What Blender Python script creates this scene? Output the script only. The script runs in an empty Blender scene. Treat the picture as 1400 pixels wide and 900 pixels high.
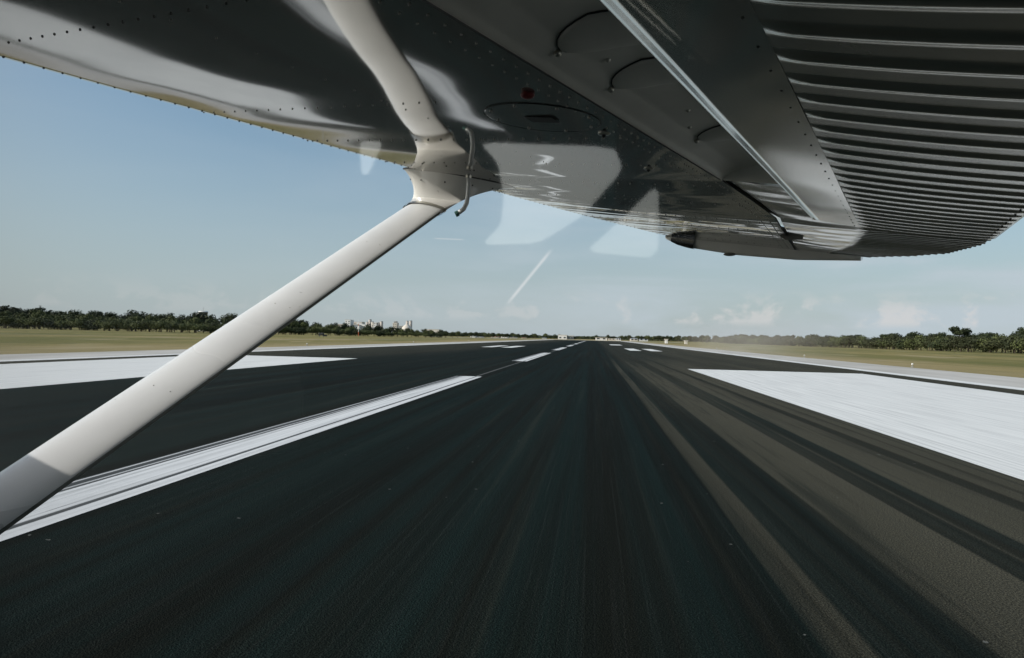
import bpy, bmesh, math, random
from mathutils import Vector, Matrix, noise
random.seed(7)
C = bpy.context.scene.collection
sc = bpy.context.scene
PI = math.pi; R = math.radians
EYE = 1.7

# ------------------------------------------------------------------ frames
def cam_basis():
    yaw = math.atan(113/933); pitch = R(0.61); roll = R(1.3)
    fw = Vector((-math.sin(yaw)*math.cos(pitch), math.cos(yaw)*math.cos(pitch), math.sin(pitch)))
    r = Vector((math.cos(yaw), math.sin(yaw), 0)); u = r.cross(fw)
    return r*math.cos(roll)+u*math.sin(roll), u*math.cos(roll)-r*math.sin(roll), fw
CR, CU, CF = cam_basis()
# aircraft axes in the world: forward (nose), span (towards the tip), up out of the wing
AS = Vector((0.4213, 0.9059, 0.0438)).normalized()
AC = Vector((-0.8985, 0.4103, 0.1561)); AC = (AC-AS*AC.dot(AS)).normalized()
AN = AS.cross(AC)
if AN.z < 0: AN = -AN
AIR = Matrix((( AC.x, AS.x, AN.x, 0), (AC.y, AS.y, AN.y, 0), (AC.z, AS.z, AN.z, EYE), (0, 0, 0, 1)))
flip = AIR.to_3x3().determinant() < 0   # left-handed (forward, span, up) triple: build in world space instead
def A(a, v, n): return AC*a+AS*v+AN*n   # offset from the aircraft's origin, world axes

# ------------------------------------------------------------------ helpers
def link(name, me, mats, parent=None):
    o = bpy.data.objects.new(name, me); C.objects.link(o)
    for m in (mats if isinstance(mats, (list, tuple)) else [mats]): me.materials.append(m)
    if parent: o.parent = parent
    return o
def build(name, bm, m, parent=None, smooth=False, loc=None, fix=True):
    if fix: bmesh.ops.recalc_face_normals(bm, faces=bm.faces)
    me = bpy.data.meshes.new(name); bm.to_mesh(me); bm.free()
    if smooth:
        for p in me.polygons: p.use_smooth = True
    o = link(name, me, m, parent)
    if loc: o.location = loc
    return o
def tag(o, label=None, cat=None, group=None, kind=None):
    if label: o['label'] = label
    if cat: o['category'] = cat
    if group: o['group'] = group
    if kind: o['kind'] = kind
    return o
def empty(name, loc=(0, 0, 0), rz=0):
    o = bpy.data.objects.new(name, None); C.objects.link(o)
    o.location = loc; o.rotation_euler = (0, 0, rz); o.empty_display_size = .3
    return o
def box(bm, c, s, rz=0, bev=0):
    m = Matrix.Translation(c) @ Matrix.Rotation(rz, 4, 'Z') @ Matrix.Diagonal((s[0], s[1], s[2], 1))
    r = bmesh.ops.create_cube(bm, size=1, matrix=m)
    if bev:
        es = list({e for v in r['verts'] for e in v.link_edges})
        bmesh.ops.bevel(bm, geom=es, offset=bev, segments=2, affect='EDGES')
def cyl(bm, c, r1, r2, h, seg=20):
    bmesh.ops.create_cone(bm, cap_ends=True, segments=seg, radius1=r1, radius2=r2, depth=h,
                          matrix=Matrix.Translation((c[0], c[1], c[2]+h/2)))
def tube(bm, pts, r, seg=10, caps=True):
    rings = []
    up = None
    for i, p in enumerate(pts):
        p = Vector(p)
        d = (Vector(pts[min(i+1, len(pts)-1)])-Vector(pts[max(i-1, 0)])).normalized()
        if up is None: up = d.orthogonal().normalized()
        up = (up-d*up.dot(d)).normalized(); s = d.cross(up)
        rr = r[i] if isinstance(r, (list, tuple)) else r
        rings.append([bm.verts.new(p+(up*math.cos(2*PI*k/seg)+s*math.sin(2*PI*k/seg))*rr) for k in range(seg)])
    for a, b in zip(rings, rings[1:]):
        for k in range(seg): bm.faces.new((a[k], a[(k+1) % seg], b[(k+1) % seg], b[k]))
    if caps: bm.faces.new(rings[0][::-1]); bm.faces.new(rings[-1])
def grid(bm, rows, close=False):
    vs = [[bm.verts.new(p) for p in r] for r in rows]
    for a, b in zip(vs, vs[1:]):
        n = len(a)
        for k in range(n if close else n-1): bm.faces.new((a[k], a[(k+1) % n], b[(k+1) % n], b[k]))
    return vs
def lerp(a, b, t): return a+(b-a)*t
def interp(x, tab):
    if x <= tab[0][0]: return tab[0][1]
    for (x0, y0), (x1, y1) in zip(tab, tab[1:]):
        if x <= x1: return lerp(y0, y1, (x-x0)/(x1-x0))
    return tab[-1][1]

# ------------------------------------------------------------------ node helper
class NT:
    def __init__(s, name):
        s.m = bpy.data.materials.new(name); s.m.use_nodes = True; s.t = s.m.node_tree
        s.b = s.t.nodes['Principled BSDF']; s.L = s.t.links
    def n(s, typ, **kw):
        o = s.t.nodes.new(typ)
        for k, v in kw.items():
            if k in o.inputs.keys() if isinstance(k, str) else False: pass
            setattr(o, k, v)
        return o
    def put(s, sock, v):
        if isinstance(v, (int, float)): sock.default_value = v
        elif isinstance(v, tuple): sock.default_value = v if len(v) == len(sock.default_value) else (*v, 1)
        else: s.L.new(v, sock)
    def math(s, op, a, b=0, c=0, clamp=False):
        o = s.t.nodes.new('ShaderNodeMath'); o.operation = op; o.use_clamp = clamp
        s.put(o.inputs[0], a); s.put(o.inputs[1], b); s.put(o.inputs[2], c); return o.outputs[0]
    def mix(s, f, a, b, blend='MIX'):
        o = s.t.nodes.new('ShaderNodeMix'); o.data_type = 'RGBA'; o.blend_type = blend
        s.put(o.inputs[0], f); s.put(o.inputs[6], a); s.put(o.inputs[7], b); return o.outputs[2]
    def coord(s, which='Object'):
        return s.t.nodes.new('ShaderNodeTexCoord').outputs[which]
    def mapping(s, v, scale=(1, 1, 1), loc=(0, 0, 0), rot=(0, 0, 0)):
        o = s.t.nodes.new('ShaderNodeMapping'); s.L.new(v, o.inputs[0])
        o.inputs['Scale'].default_value = scale; o.inputs['Location'].default_value = loc; o.inputs['Rotation'].default_value = rot
        return o.outputs[0]
    def noise(s, v, scale=1, detail=4, rough=.5, dist=0):
        o = s.t.nodes.new('ShaderNodeTexNoise'); s.put(o.inputs['Vector'], v)
        o.inputs['Scale'].default_value = scale; o.inputs['Detail'].default_value = detail
        o.inputs['Roughness'].default_value = rough; o.inputs['Distortion'].default_value = dist
        return o.outputs[0]
    def step(s, x, a, b, lo=0., hi=1.):
        o = s.t.nodes.new('ShaderNodeMapRange'); o.interpolation_type = 'SMOOTHSTEP'
        s.put(o.inputs[0], x); s.put(o.inputs[1], a); s.put(o.inputs[2], b); s.put(o.inputs[3], lo); s.put(o.inputs[4], hi)
        return o.outputs[0]
    def ramp(s, x, stops, interp='LINEAR'):
        o = s.t.nodes.new('ShaderNodeValToRGB'); s.put(o.inputs[0], x); cr = o.color_ramp; cr.interpolation = interp
        while len(cr.elements) < len(stops): cr.elements.new(.5)
        for e, (p, c) in zip(cr.elements, stops):
            e.position = p; e.color = (c, c, c, 1) if isinstance(c, (int, float)) else (*c, 1)
        return o.outputs[0]
    def bump(s, h, strength=.3, dist=.01):
        o = s.t.nodes.new('ShaderNodeBump'); s.put(o.inputs['Height'], h)
        o.inputs['Strength'].default_value = strength; o.inputs['Distance'].default_value = dist
        s.L.new(o.outputs[0], s.b.inputs['Normal']); return o.outputs[0]
    def set(s, **kw):
        for k, v in kw.items(): s.put(s.b.inputs[k.replace('_', ' ')], v)
        return s.m
    def sep(s, v):
        o = s.t.nodes.new('ShaderNodeSeparateXYZ'); s.L.new(v, o.inputs[0]); return o.outputs

def simple(name, col, rough=.7, metallic=0., var=.15, scale=3., spec=.4):
    t = NT(name); n = t.noise(t.coord(), scale, 5, .6)
    f = t.step(n, .3, .7)
    c = t.mix(f, tuple(x*(1-var) for x in col), tuple(min(1, x*(1+var)) for x in col))
    t.set(Base_Color=c, Roughness=rough, Metallic=metallic); t.b.inputs['Specular IOR Level'].default_value = spec
    return t.m

# ------------------------------------------------------------------ materials
def mat_runway():
    t = NT('rubbered_asphalt'); co = t.coord(); x, y, z = t.sep(co)
    wv = t.noise(t.mapping(co, (0, .02, 0)), 1, 2)
    xx = t.math('ADD', x, t.math('MULTIPLY', t.math('SUBTRACT', wv, .5), .35))
    jag = t.noise(t.mapping(co, (9, .12, 0)), 1, 4, .7)
    xj = t.math('ADD', xx, t.math('MULTIPLY', t.math('SUBTRACT', jag, .5), .10))
    # position across: 0..1 is X -30..20
    p = t.math('DIVIDE', t.math('ADD', xj, 30), 50)
    def q(v): return (v+30)/50
    bare, mid, dk = 1., .45, 0.
    rampA = t.ramp(p, [(0, bare), (q(-26), bare), (q(-18), .35), (q(-15), .08), (q(-9), 0.), (q(-7), .1), (q(-3), 0), (q(.6), .03), (q(6), 1), (q(18), 1)])
    # the strip under the window, drawn finer: single tyre tracks on weathered asphalt
    p2 = t.math('DIVIDE', xj, 6.)
    def q2(v): return v/6.
    rampB = t.ramp(p2, [(0, .02), (q2(.95), .02), (q2(1.0), .14), (q2(1.06), .03), (q2(1.27), .04), (q2(1.31), .62), (q2(1.53), .80), (q2(1.56), .05), (q2(1.72), .10), (q2(1.78), .02), (q2(1.95), .12), (q2(2.0), .03), (q2(2.22), .05), (q2(2.26), .95), (q2(3.08), 1), (q2(3.12), .12), (q2(3.36), .22), (q2(3.40), .62), (q2(3.43), .2), (q2(3.68), .12), (q2(3.73), 1), (q2(4.42), 1), (q2(4.46), .35), (q2(4.66), .3), (q2(4.71), 1.), (1, 1)])
    ramp = t.mix(t.math('MULTIPLY', t.math('GREATER_THAN', xj, .6), t.math('LESS_THAN', xj, 5.9)), rampA, rampB)
    # lanes differ along the runway
    lane = t.noise(t.mapping(co, (2.2, .02, 0)), 1, 3, .6)
    patch = t.noise(t.mapping(co, (.5, .016, 0), (4, 2, 0)), 1, 3, .55)
    far = t.step(y, 28, 75)
    farmask = t.math('MULTIPLY', t.step(t.math('ABSOLUTE', t.math('ADD', x, 3.5)), 6, 12), far)
    m1 = t.mix(far, ramp, t.ramp(p, [(0, .8), (q(-18), .5), (q(-12), .05), (q(-3), .0), (q(2), .05), (q(5), .42), (q(12), .75), (q(20), .9)]))
    m = t.math('ADD', m1, t.math('MULTIPLY', t.math('SUBTRACT', patch, .52), .22), clamp=True)
    m = t.math('MAXIMUM', m, t.math('MULTIPLY', t.math('MULTIPLY', t.step(y, 9, 26), t.step(xj, 1.3, 2.4)), .42))
    brk = t.step(t.noise(t.mapping(co, (3.5, .11, 0), (9, 3, 0)), 1, 4, .65), .34, .50)
    fade = t.step(y, 30, 9, .0, 1.)
    smudge = t.math('MULTIPLY', t.math('SUBTRACT', 1, brk), t.step(x, 9, 1, .15, .5))
    m = t.math('MULTIPLY', m, t.math('SUBTRACT', 1, smudge), clamp=True)
    skid = t.step(t.noise(t.mapping(co, (5.5, .035, 0), (1, 8, 0)), 1, 4, .6), .56, .64)
    m = t.math('MULTIPLY', m, t.math('SUBTRACT', 1, t.math('MULTIPLY', skid, .42)), clamp=True)
    m = t.math('ADD', m, t.math('MULTIPLY', t.step(t.noise(t.mapping(co, (2.4, .03, 0), (5, 1, 0)), 1, 5, .65), .52, .74), .22), clamp=True)
    streak = t.noise(t.mapping(co, (22, .10, 0)), 1, 5, .65)
    streak2 = t.noise(t.mapping(co, (60, .35, 0)), 1, 3, .6)
    agg = t.noise(co, 75, 3, .7)
    vor = t.t.nodes.new('ShaderNodeTexVoronoi'); t.L.new(co, vor.inputs[0]); vor.inputs['Scale'].default_value = 95
    dark = t.mix(t.step(lane, .35, .68), (.0072, .0082, .0056), (.0078, .0168, .0145))
    dark = t.mix(t.math('MULTIPLY', t.step(streak, .52, .75), .5), dark, (.026, .033, .030))
    light = t.mix(t.step(patch, .3, .7), (.058, .055, .039), (.078, .073, .052))
    c = t.mix(m, dark, light)
    c = t.mix(t.math('MULTIPLY', t.step(streak, .5, .25), t.step(m, 0, 1, .45, .18)), c, (.006, .008, .007))
    c = t.mix(t.math('MULTIPLY', t.step(streak2, .5, .75), .15), c, (.05, .05, .045))
    c = t.mix(.9, c, t.mix(t.step(agg, .38, .68), (.2, .2, .2), (.85, .85, .85)), 'OVERLAY')
    ck = t.noise(t.mapping(co, (1.1, .9, 0)), 1, 1)
    chips = t.math('GREATER_THAN', t.noise(co, 9, 1, .5), .80)
    c = t.mix(t.math('MULTIPLY', chips, .5), c, (.22, .22, .2))
    t.set(Base_Color=c, Roughness=t.step(streak, .2, .8, .75, .92)); t.b.inputs['Specular IOR Level'].default_value = .03
    hgt = t.math('ADD', t.math('MULTIPLY', agg, .7), t.math('MULTIPLY', vor.outputs[0], .8))
    t.bump(hgt, .8, .008)
    return t.m
def mat_paint(name, pattern=None, wear=.25, base=(.78, .775, .735), streakdir=1):
    """white runway paint; pattern = [(fraction across, brightness)] along local X 0..1"""
    t = NT(name); co = t.coord(); x, y, z = t.sep(co)
    agg = t.noise(co, 70, 3, .7)
    st = t.noise(t.mapping(co, (14, .18, 0)), 1, 5, .65)
    st2 = t.noise(t.mapping(co, (3, 9, 0)), 1, 4, .6)
    lo = tuple(v*.72 for v in base)
    c = t.mix(t.step(st, .3, .6), lo, base)
    c = t.mix(t.math('MULTIPLY', t.step(st2, .45, .75), .12), c, (.5, .5, .5))
    c = t.mix(t.math('MULTIPLY', t.step(agg, .55, .8), wear), c, (.12, .12, .11))
    if pattern:
        jag = t.noise(t.mapping(co, (6, .12, 0)), 1, 3, .6)
        w = t.math('ADD', x, t.math('MULTIPLY', t.math('SUBTRACT', jag, .5), .05))
        w2 = t.noise(t.mapping(co, (0, .09, 0)), 1, 2)
        w = t.math('ADD', w, t.math('MULTIPLY', t.math('SUBTRACT', w2, .5), .06))
        k = t.ramp(w, pattern)
        k = t.math('MULTIPLY', k, t.step(t.noise(t.mapping(co, (20, .25, 0), (3, 1, 0)), 1, 4, .7), .30, .40, .35, 1), clamp=True)
        c = t.mix(k, (.022, .025, .023), c)
    t.set(Base_Color=c, Roughness=.75); t.b.inputs['Specular IOR Level'].default_value = .2
    t.bump(agg, .35, .004)
    return t.m
def mat_grass():
    t = NT('dry_grass'); co = t.coord(); x, y, z = t.sep(co)
    big = t.noise(t.mapping(co, (.035, .012, 0)), 1, 5, .6)
    mid = t.noise(t.mapping(co, (.5, .12, 0)), 1, 5, .65)
    fine = t.noise(co, 6, 4, .7)
    c = t.mix(t.step(big, .38, .62), (.165, .158, .052), (.29, .235, .095))
    c = t.mix(t.math('MULTIPLY', t.step(mid, .42, .7), .7), c, (.12, .125, .042))
    # paler mown strip close to the shoulders
    ed = t.step(t.math('ABSOLUTE', t.math('ADD', x, 5)), 46, 30)
    c = t.mix(t.math('MULTIPLY', ed, t.step(mid, .3, .7, .4, .8)), c, (.36, .285, .150))
    pale = t.noise(t.mapping(co, (.09, .03, 0), (7, 3, 0)), 1, 4, .6)
    c = t.mix(t.math('MULTIPLY', t.step(pale, .56, .68), .65), c, (.40, .33, .2))
    c = t.mix(t.math('MULTIPLY', t.step(t.noise(t.mapping(co, (.22, .035, 0), (2, 9, 0)), 1, 5, .7), .56, .68), .4), c, (.10, .11, .036))
    c = t.mix(.5, c, t.mix(fine, (.2, .2, .2), (.8, .8, .8)), 'OVERLAY')
    t.set(Base_Color=c, Roughness=.95); t.b.inputs['Specular IOR Level'].default_value = .1
    t.bump(t.math('ADD', mid, fine), .8, .15)
    return t.m
def mat_concrete():
    t = NT('pale_concrete'); co = t.coord(); x, y, z = t.sep(co)
    n = t.noise(t.mapping(co, (.3, .06, 0)), 1, 5, .65); f = t.noise(co, 14, 4, .7)
    c = t.mix(t.step(n, .35, .65), (.40, .375, .33), (.52, .495, .45))
    c = t.mix(.3, c, t.mix(f, (.2, .2, .2), (.8, .8, .8)), 'OVERLAY')
    t.set(Base_Color=c, Roughness=.9); return t.m
def mat_leaf(name, a, b, dk):
    t = NT(name); oi = t.t.nodes.new('ShaderNodeObjectInfo')
    n = t.noise(t.coord(), .55, 3, .6); n2 = t.noise(t.coord(), 4, 2, .5)
    c = t.mix(t.step(n, .35, .65), a, b)
    c = t.mix(t.math('MULTIPLY', t.step(n2, .45, .7), .5), c, dk)
    c = t.mix(t.math('MULTIPLY', oi.outputs['Random'], .45), c, dk)
    t.set(Base_Color=c, Roughness=.75); t.b.inputs['Specular IOR Level'].default_value = .2
    return t.m
def mat_wing(name, base=(.60, .59, .55), rough=.045, wave=.0, ior=1.75, grime=.25, metallic=.0, rough2=.12):
    t = NT(name); co = t.coord()
    n = t.noise(co, 5, 5, .6); n2 = t.noise(co, 1.3, 3, .5)
    d = t.math('MULTIPLY', t.step(n, .45, .75), grime)
    c = t.mix(d, base, tuple(v*.55 for v in base))
    spot = t.math('GREATER_THAN', t.noise(co, 42, 2, .5), .76)
    c = t.mix(t.math('MULTIPLY', spot, .35), c, (.2, .19, .17))
    t.set(Base_Color=c, Roughness=t.step(n2, .3, .7, rough, rough2), IOR=ior, Metallic=metallic)
    if wave: t.bump(t.noise(t.mapping(co, (1, 1, 1)), 7, 2, .4), wave, .01)
    return t.m

M = {}
M['runway'] = mat_runway()
M['paint_big'] = mat_paint('aiming_point_paint', wear=.22)
M['paint_dash'] = mat_paint('worn_centreline_paint', [(0, 1), (.17, 1), (.19, .05), (.235, .1), (.26, 1), (.62, 1), (.66, .6), (.70, 1), (.735, 1), (.75, .05), (.79, .1), (.80, .8), (.82, .8), (.835, .02), (.93, .05), (.945, .8), (.965, .7), (.98, 0), (1, 0)], wear=.35, base=(.72, .72, .70))
M['paint_far'] = mat_paint('worn_bar_paint', wear=.3)
M['grass'] = mat_grass(); M['concrete'] = mat_concrete()
M['asphalt_bare'] = simple('weathered_asphalt', (.085, .08, .07), .85, var=.25, scale=.4)
M['path'] = simple('dusty_path', (.33, .29, .21), .95, var=.2, scale=.3)
M['leaf_dark'] = mat_leaf('dark_leaves', (.034, .046, .020), (.056, .07, .028), (.013, .018, .010))
M['leaf_mid'] = mat_leaf('green_leaves', (.088, .108, .038), (.135, .152, .055), (.03, .038, .016))
M['leaf_dry'] = mat_leaf('olive_leaves', (.046, .054, .024), (.075, .08, .034), (.017, .022, .011))
M['bark'] = simple('bark', (.14, .115, .085), .9, var=.3, scale=2)
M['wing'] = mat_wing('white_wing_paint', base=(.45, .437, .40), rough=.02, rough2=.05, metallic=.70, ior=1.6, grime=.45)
M['flap'] = mat_wing('white_flap_paint', base=(.62, .59, .52), rough=.05, rough2=.10, metallic=.66)
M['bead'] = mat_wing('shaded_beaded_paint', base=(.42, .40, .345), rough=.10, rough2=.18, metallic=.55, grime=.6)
M['aileron'] = mat_wing('polished_aileron_paint', base=(.55, .54, .5), metallic=.7, rough=.05, wave=.12)
M['strut'] = mat_wing('white_strut_paint', base=(.77, .77, .75), rough=.22, ior=1.5, grime=.16, rough2=.32)
M['fair'] = mat_wing('white_fairing_paint', base=(.70, .68, .63), rough=.14, ior=1.6, grime=.18, rough2=.22)
M['cove'] = simple('shaded_cove_paint', (.66, .64, .57), .45, var=.08, scale=4)
M['rivet'] = simple('rivet_metal', (.30, .29, .26), .3, .4)
M['rivetdark'] = simple('grimy_rivet', (.055, .055, .05), .5)
M['dark'] = simple('black_gap', (.012, .013, .012), .6)
M['rubber'] = simple('grey_seal', (.16, .16, .14), .6)
M['steel'] = simple('brushed_steel', (.5, .48, .42), .35, .8)
M['red'] = simple('red_drain_cap', (.16, .012, .01), .5)
M['lining'] = simple('dark_cabin_lining', (.003, .003, .003), .9, spec=.1)
def mat_pane():
    t = NT('acrylic_pane'); t.t.nodes.remove(t.b)
    tr = t.t.nodes.new('ShaderNodeBsdfTransparent'); gl = t.t.nodes.new('ShaderNodeBsdfGlossy'); gl.inputs['Roughness'].default_value = .035
    ge = t.t.nodes.new('ShaderNodeNewGeometry'); dt = t.t.nodes.new('ShaderNodeVectorMath'); dt.operation = 'DOT_PRODUCT'
    t.L.new(ge.outputs['Normal'], dt.inputs[0]); t.L.new(ge.outputs['Incoming'], dt.inputs[1])
    k = t.math('POWER', t.math('SUBTRACT', 1, t.math('ABSOLUTE', dt.outputs['Value'])), 5)
    f = t.math('MULTIPLY', t.math('ADD', t.math('MULTIPLY', k, .95), .048), 1.8, clamp=True)     # two faces of the sheet
    mx = t.t.nodes.new('ShaderNodeMixShader'); t.L.new(f, mx.inputs[0]); t.L.new(tr.outputs[0], mx.inputs[1]); t.L.new(gl.outputs[0], mx.inputs[2])
    t.L.new(mx.outputs[0], t.t.nodes['Material Output'].inputs[0]); return t.m
M['pane'] = mat_pane()
M['lens'] = simple('smoked_lens', (.02, .02, .018), .12, spec=.7)
M['hull'] = mat_wing('white_hull_paint', base=(.7, .69, .66), rough=.15, ior=1.5, grime=.1, rough2=.2)
M['teal'] = simple('weathered_copper', (.05, .13, .11), .6)
M['bwhite'] = simple('white_render', (.78, .76, .72), .8)
M['bcream'] = simple('cream_concrete', (.66, .60, .51), .85)
M['bgrey'] = simple('grey_cladding', (.27, .28, .27), .7)
M['bbrown'] = simple('tan_concrete', (.50, .45, .39), .85)
M['roofred'] = simple('orange_roof', (.36, .14, .07), .8)
M['roofgrey'] = simple('tin_roof', (.42, .42, .41), .5)
M['window'] = simple('dark_window', (.03, .04, .045), .15, spec=.6)
M['orange'] = simple('orange_mast_paint', (.55, .13, .05), .6)
M['white'] = simple('white_plastic', (.75, .73, .68), .5)
M['feather'] = simple('dark_feathers', (.03, .03, .03), .8)

# ------------------------------------------------------------------ ground
def sheet(name, x0, x1, y0, y1, z, m, nx=1, ny=1, local=False):
    bm = bmesh.new()
    ox, oy = ((x0, y0) if local else (0, 0))
    grid(bm, [[(lerp(x0, x1, i/nx)-ox, lerp(y0, y1, j/ny)-oy, 0) for i in range(nx+1)] for j in range(ny+1)])
    for f in bm.faces:
        f.normal_update()
        if f.normal.z < 0: f.normal_flip()
    o = build(name, bm, m, fix=False); o.location = (ox, oy, z)
    return o
tag(sheet('ground', -9000, 9000, -3000, 14000, -.012, M['grass'], 20, 20), kind='structure')
CL = -5.0
tag(sheet('runway', CL-22.2, CL+22.2, -400, 470, 0, M['runway'], 1, 60), kind='structure')
tag(sheet('shoulder', CL-28.6, CL-22.2, -400, 520, .0, M['concrete'], 1, 40), kind='structure')
tag(sheet('shoulder', CL+22.2, CL+29, -400, 520, .0, M['concrete'], 1, 40), kind='structure')
tag(sheet('edge_line', CL+22.0, CL+23.0, -400, 470, .006, M['paint_far'], 1, 40), kind='structure')
tag(sheet('edge_line', CL-23.0, CL-22.0, -400, 470, .006, M['paint_far'], 1, 40), kind='structure')
# painted markings, sheets a few millimetres up
for x0, x1, y1_ in ((5.5, 15.3, 41.4), (-25.3, -15.5, 43.6)):
    tag(sheet('aiming_point_marking', x0, x1, -6, y1_, .004, M['paint_big'], 4, 20, True), kind='structure')
d0 = 0
for y0, y1 in ((-46, -18), (-.5, 27.9), (46.7, 73.3), (90, 116), (133, 160), (178, 205), (223, 250), (268, 295), (313, 340), (358, 385)):
    o = sheet('centreline_dash', 0, 1, 0, 1, .004, M['paint_dash'], 1, 8, True)
    # local X runs 0..1 from the right edge to the left so the tyre wear follows the stripe
    me = o.data
    for v in me.vertices: v.co = Vector((1-v.co.x, v.co.y*(y1-y0), 0))
    me.transform(Matrix.Diagonal((1, 1, 1, 1)))
    o.location = (CL+.42, y0, .004); o.scale = (-1.08, 1, 1)
    tag(o, kind='structure')
def bar(x0, x1, y0, y1): tag(sheet('touchdown_bar', x0, x1, y0, y1, .004, M['paint_far'], 1, 6, True), kind='structure')
for y0 in (101,):
    for x0 in (5.2, 8.2): bar(x0, x0+1.7, y0, y0+21)
    for x0 in (-16.9, -13.9): bar(x0, x0+1.7, y0, y0+21)
bar(4.2, 7.2, 176, 200)
tag(sheet('centre_joint', CL+.1, CL+.2, -300, 460, .002, M['asphalt_bare'], 1, 40), kind='structure')
tag(sheet('perimeter_track', -400, -62, 118, 119.6, -.004, M['path'], 30, 1), kind='structure')
tag(sheet('perimeter_track', -62, -60, 119, 520, -.006, M['path'], 1, 20), kind='structure')
tag(sheet('cross_taxiway', -120, 60, 470, 500, -.004, M['concrete'], 10, 1), kind='structure')

# thin dust hanging over the right shoulder
bm = bmesh.new(); bmesh.ops.create_uvsphere(bm, u_segments=32, v_segments=16, radius=1, matrix=Matrix.Translation((22, 105, 1.6)) @ Matrix.Diagonal((10, 48, 5.2, 1)))
t = NT('dust'); t.t.nodes.remove(t.b); vo = t.t.nodes.new('ShaderNodeVolumeScatter'); vo.inputs['Color'].default_value = (.85, .74, .60, 1)
co = t.mapping(t.coord(), (.1, 1/48, 1/5.2), (-2.2, -105/48, -1.6/5.2)); ln = t.t.nodes.new('ShaderNodeVectorMath'); ln.operation = 'LENGTH'; t.L.new(co, ln.inputs[0])
den = t.math('MULTIPLY', t.step(ln.outputs['Value'], 1, .1, 0, .022), t.step(t.noise(co, 3, 2), .3, .7, .5, 1)); t.L.new(den, vo.inputs['Density'])
t.L.new(vo.outputs[0], t.t.nodes['Material Output'].inputs['Volume'])
tag(build('dust_haze', bm, t.m), 'thin brown dust haze drifting over the right runway shoulder', 'dust', kind='stuff')

# ------------------------------------------------------------------ trees
def tree_mesh(seed, h, w, kind, nleaf=900):
    rnd = random.Random(seed)
    tb = bmesh.new()
    hb = h*(.34 if kind != 'umbrella' else .62)
    lean = (rnd.uniform(-.3, .3), rnd.uniform(-.3, .3))
    tube(tb, [(0, 0, -.3), (lean[0]*.3, lean[1]*.3, hb*.5), (lean[0], lean[1], hb), (lean[0]*1.2, lean[1]*1.1, h*.72)], [.2*h/8+.05, .16*h/8+.04, .11*h/8+.03, .05], 7)
    lobes = []
    nl = rnd.randint(7, 10)
    for i in range(nl):
        a = 2*PI*i/nl+rnd.uniform(-.4, .4); rr = w*rnd.uniform(.12, .36)
        if kind == 'umbrella':
            c = Vector((math.cos(a)*rr*1.3, math.sin(a)*rr*1.3, h*rnd.uniform(.72, .9))); s = Vector((w*.24, w*.24, h*.11))
        elif kind == 'bush':
            c = Vector((math.cos(a)*rr*1.1, math.sin(a)*rr*1.1, h*rnd.uniform(.3, .68))); s = Vector((w*.26, w*.26, h*.3))*rnd.uniform(.8, 1.15)
        else:
            c = Vector((math.cos(a)*rr, math.sin(a)*rr, h*rnd.uniform(.48, .80))); s = Vector((w*.22, w*.22, h*.20))*rnd.uniform(.75, 1.2)
        lobes.append((c, s))
        tube(tb, [(lean[0]*.8, lean[1]*.8, hb*.75), tuple((Vector((lean[0], lean[1], hb))+c)/2), tuple(c)], [.09, .06, .025], 5)
    if kind != 'umbrella': lobes.append((Vector((0, 0, h*(.8 if kind == 'tree' else .62))), Vector((w*.24, w*.24, h*.18))))
    lb = bmesh.new()
    for k in range(nleaf):
        c, s = lobes[k % len(lobes)]
        d = Vector((rnd.gauss(0, 1), rnd.gauss(0, 1), rnd.gauss(0, 1))).normalized()
        rad = rnd.random()**.42
        jit = 1+.28*noise.noise(d*2.3+c)
        p = c+Vector((d.x*s.x, d.y*s.y, d.z*s.z))*rad*jit
        if kind == 'bush' and p.z < .25: p.z = rnd.uniform(.1, .5)
        sz = rnd.uniform(.16, .34)*(h/8+.25)
        n = (d+Vector((rnd.gauss(0, .5), rnd.gauss(0, .5), rnd.gauss(0, .5)+.3))).normalized()
        u = n.orthogonal().normalized(); u = (Matrix.Rotation(rnd.uniform(0, 6.28), 3, n) @ u); v = n.cross(u)
        q = [p+u*sz, p+v*sz*.7+u*.2*sz, p-u*sz*.9, p-v*sz*.75]
        lb.faces.new([lb.verts.new(x) for x in q])
    return tb, lb
PROT = []
specs = [('tree', 8.5, 8.5, 'leaf_dark'), ('tree', 8, 8, 'leaf_dark'), ('tree', 7.4, 7, 'leaf_mid'), ('bush', 5, 8, 'leaf_mid'), ('bush', 4.6, 7.5, 'leaf_dark'),
         ('tree', 6.6, 6.5, 'leaf_dry'), ('tree', 6.2, 6, 'leaf_dark'), ('umbrella', 9.0, 7.0, 'leaf_dark'), ('bush', 3.6, 6.5, 'leaf_dry')]
for i, (kd, h, w, lm) in enumerate(specs):
    tb, lb = tree_mesh(100+i, h, w, kd, {'tree': 1500, 'bush': 1200, 'umbrella': 1300}[kd])
    tm = bpy.data.meshes.new('trunk'); tb.to_mesh(tm); tb.free(); tm.materials.append(M['bark'])
    lm_ = bpy.data.meshes.new('crown'); lb.to_mesh(lm_); lb.free(); lm_.materials.append(M[lm])
    PROT.append((tm, lm_, h))
NAMES = {'tree': 'broadleaf_tree', 'bush': 'bush', 'umbrella': 'umbrella_tree'}
def plant(i, x, y, h, rz, label, group, name=None):
    tm, cm, ph = PROT[i]; kd = specs[i][0]; s = h/ph
    o = empty(name or NAMES[kd], (x, y, -.05), rz); o.scale = (s*random.uniform(.9, 1.15), s*random.uniform(.9, 1.15), s)
    tag(o, label, {'tree': 'tree', 'bush': 'bush', 'umbrella': 'tree'}[kd], group)
    for nm, me in (('trunk', tm), ('crown', cm)):
        c = bpy.data.objects.new(nm, me); C.objects.link(c); c.parent = o
    return o
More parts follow.
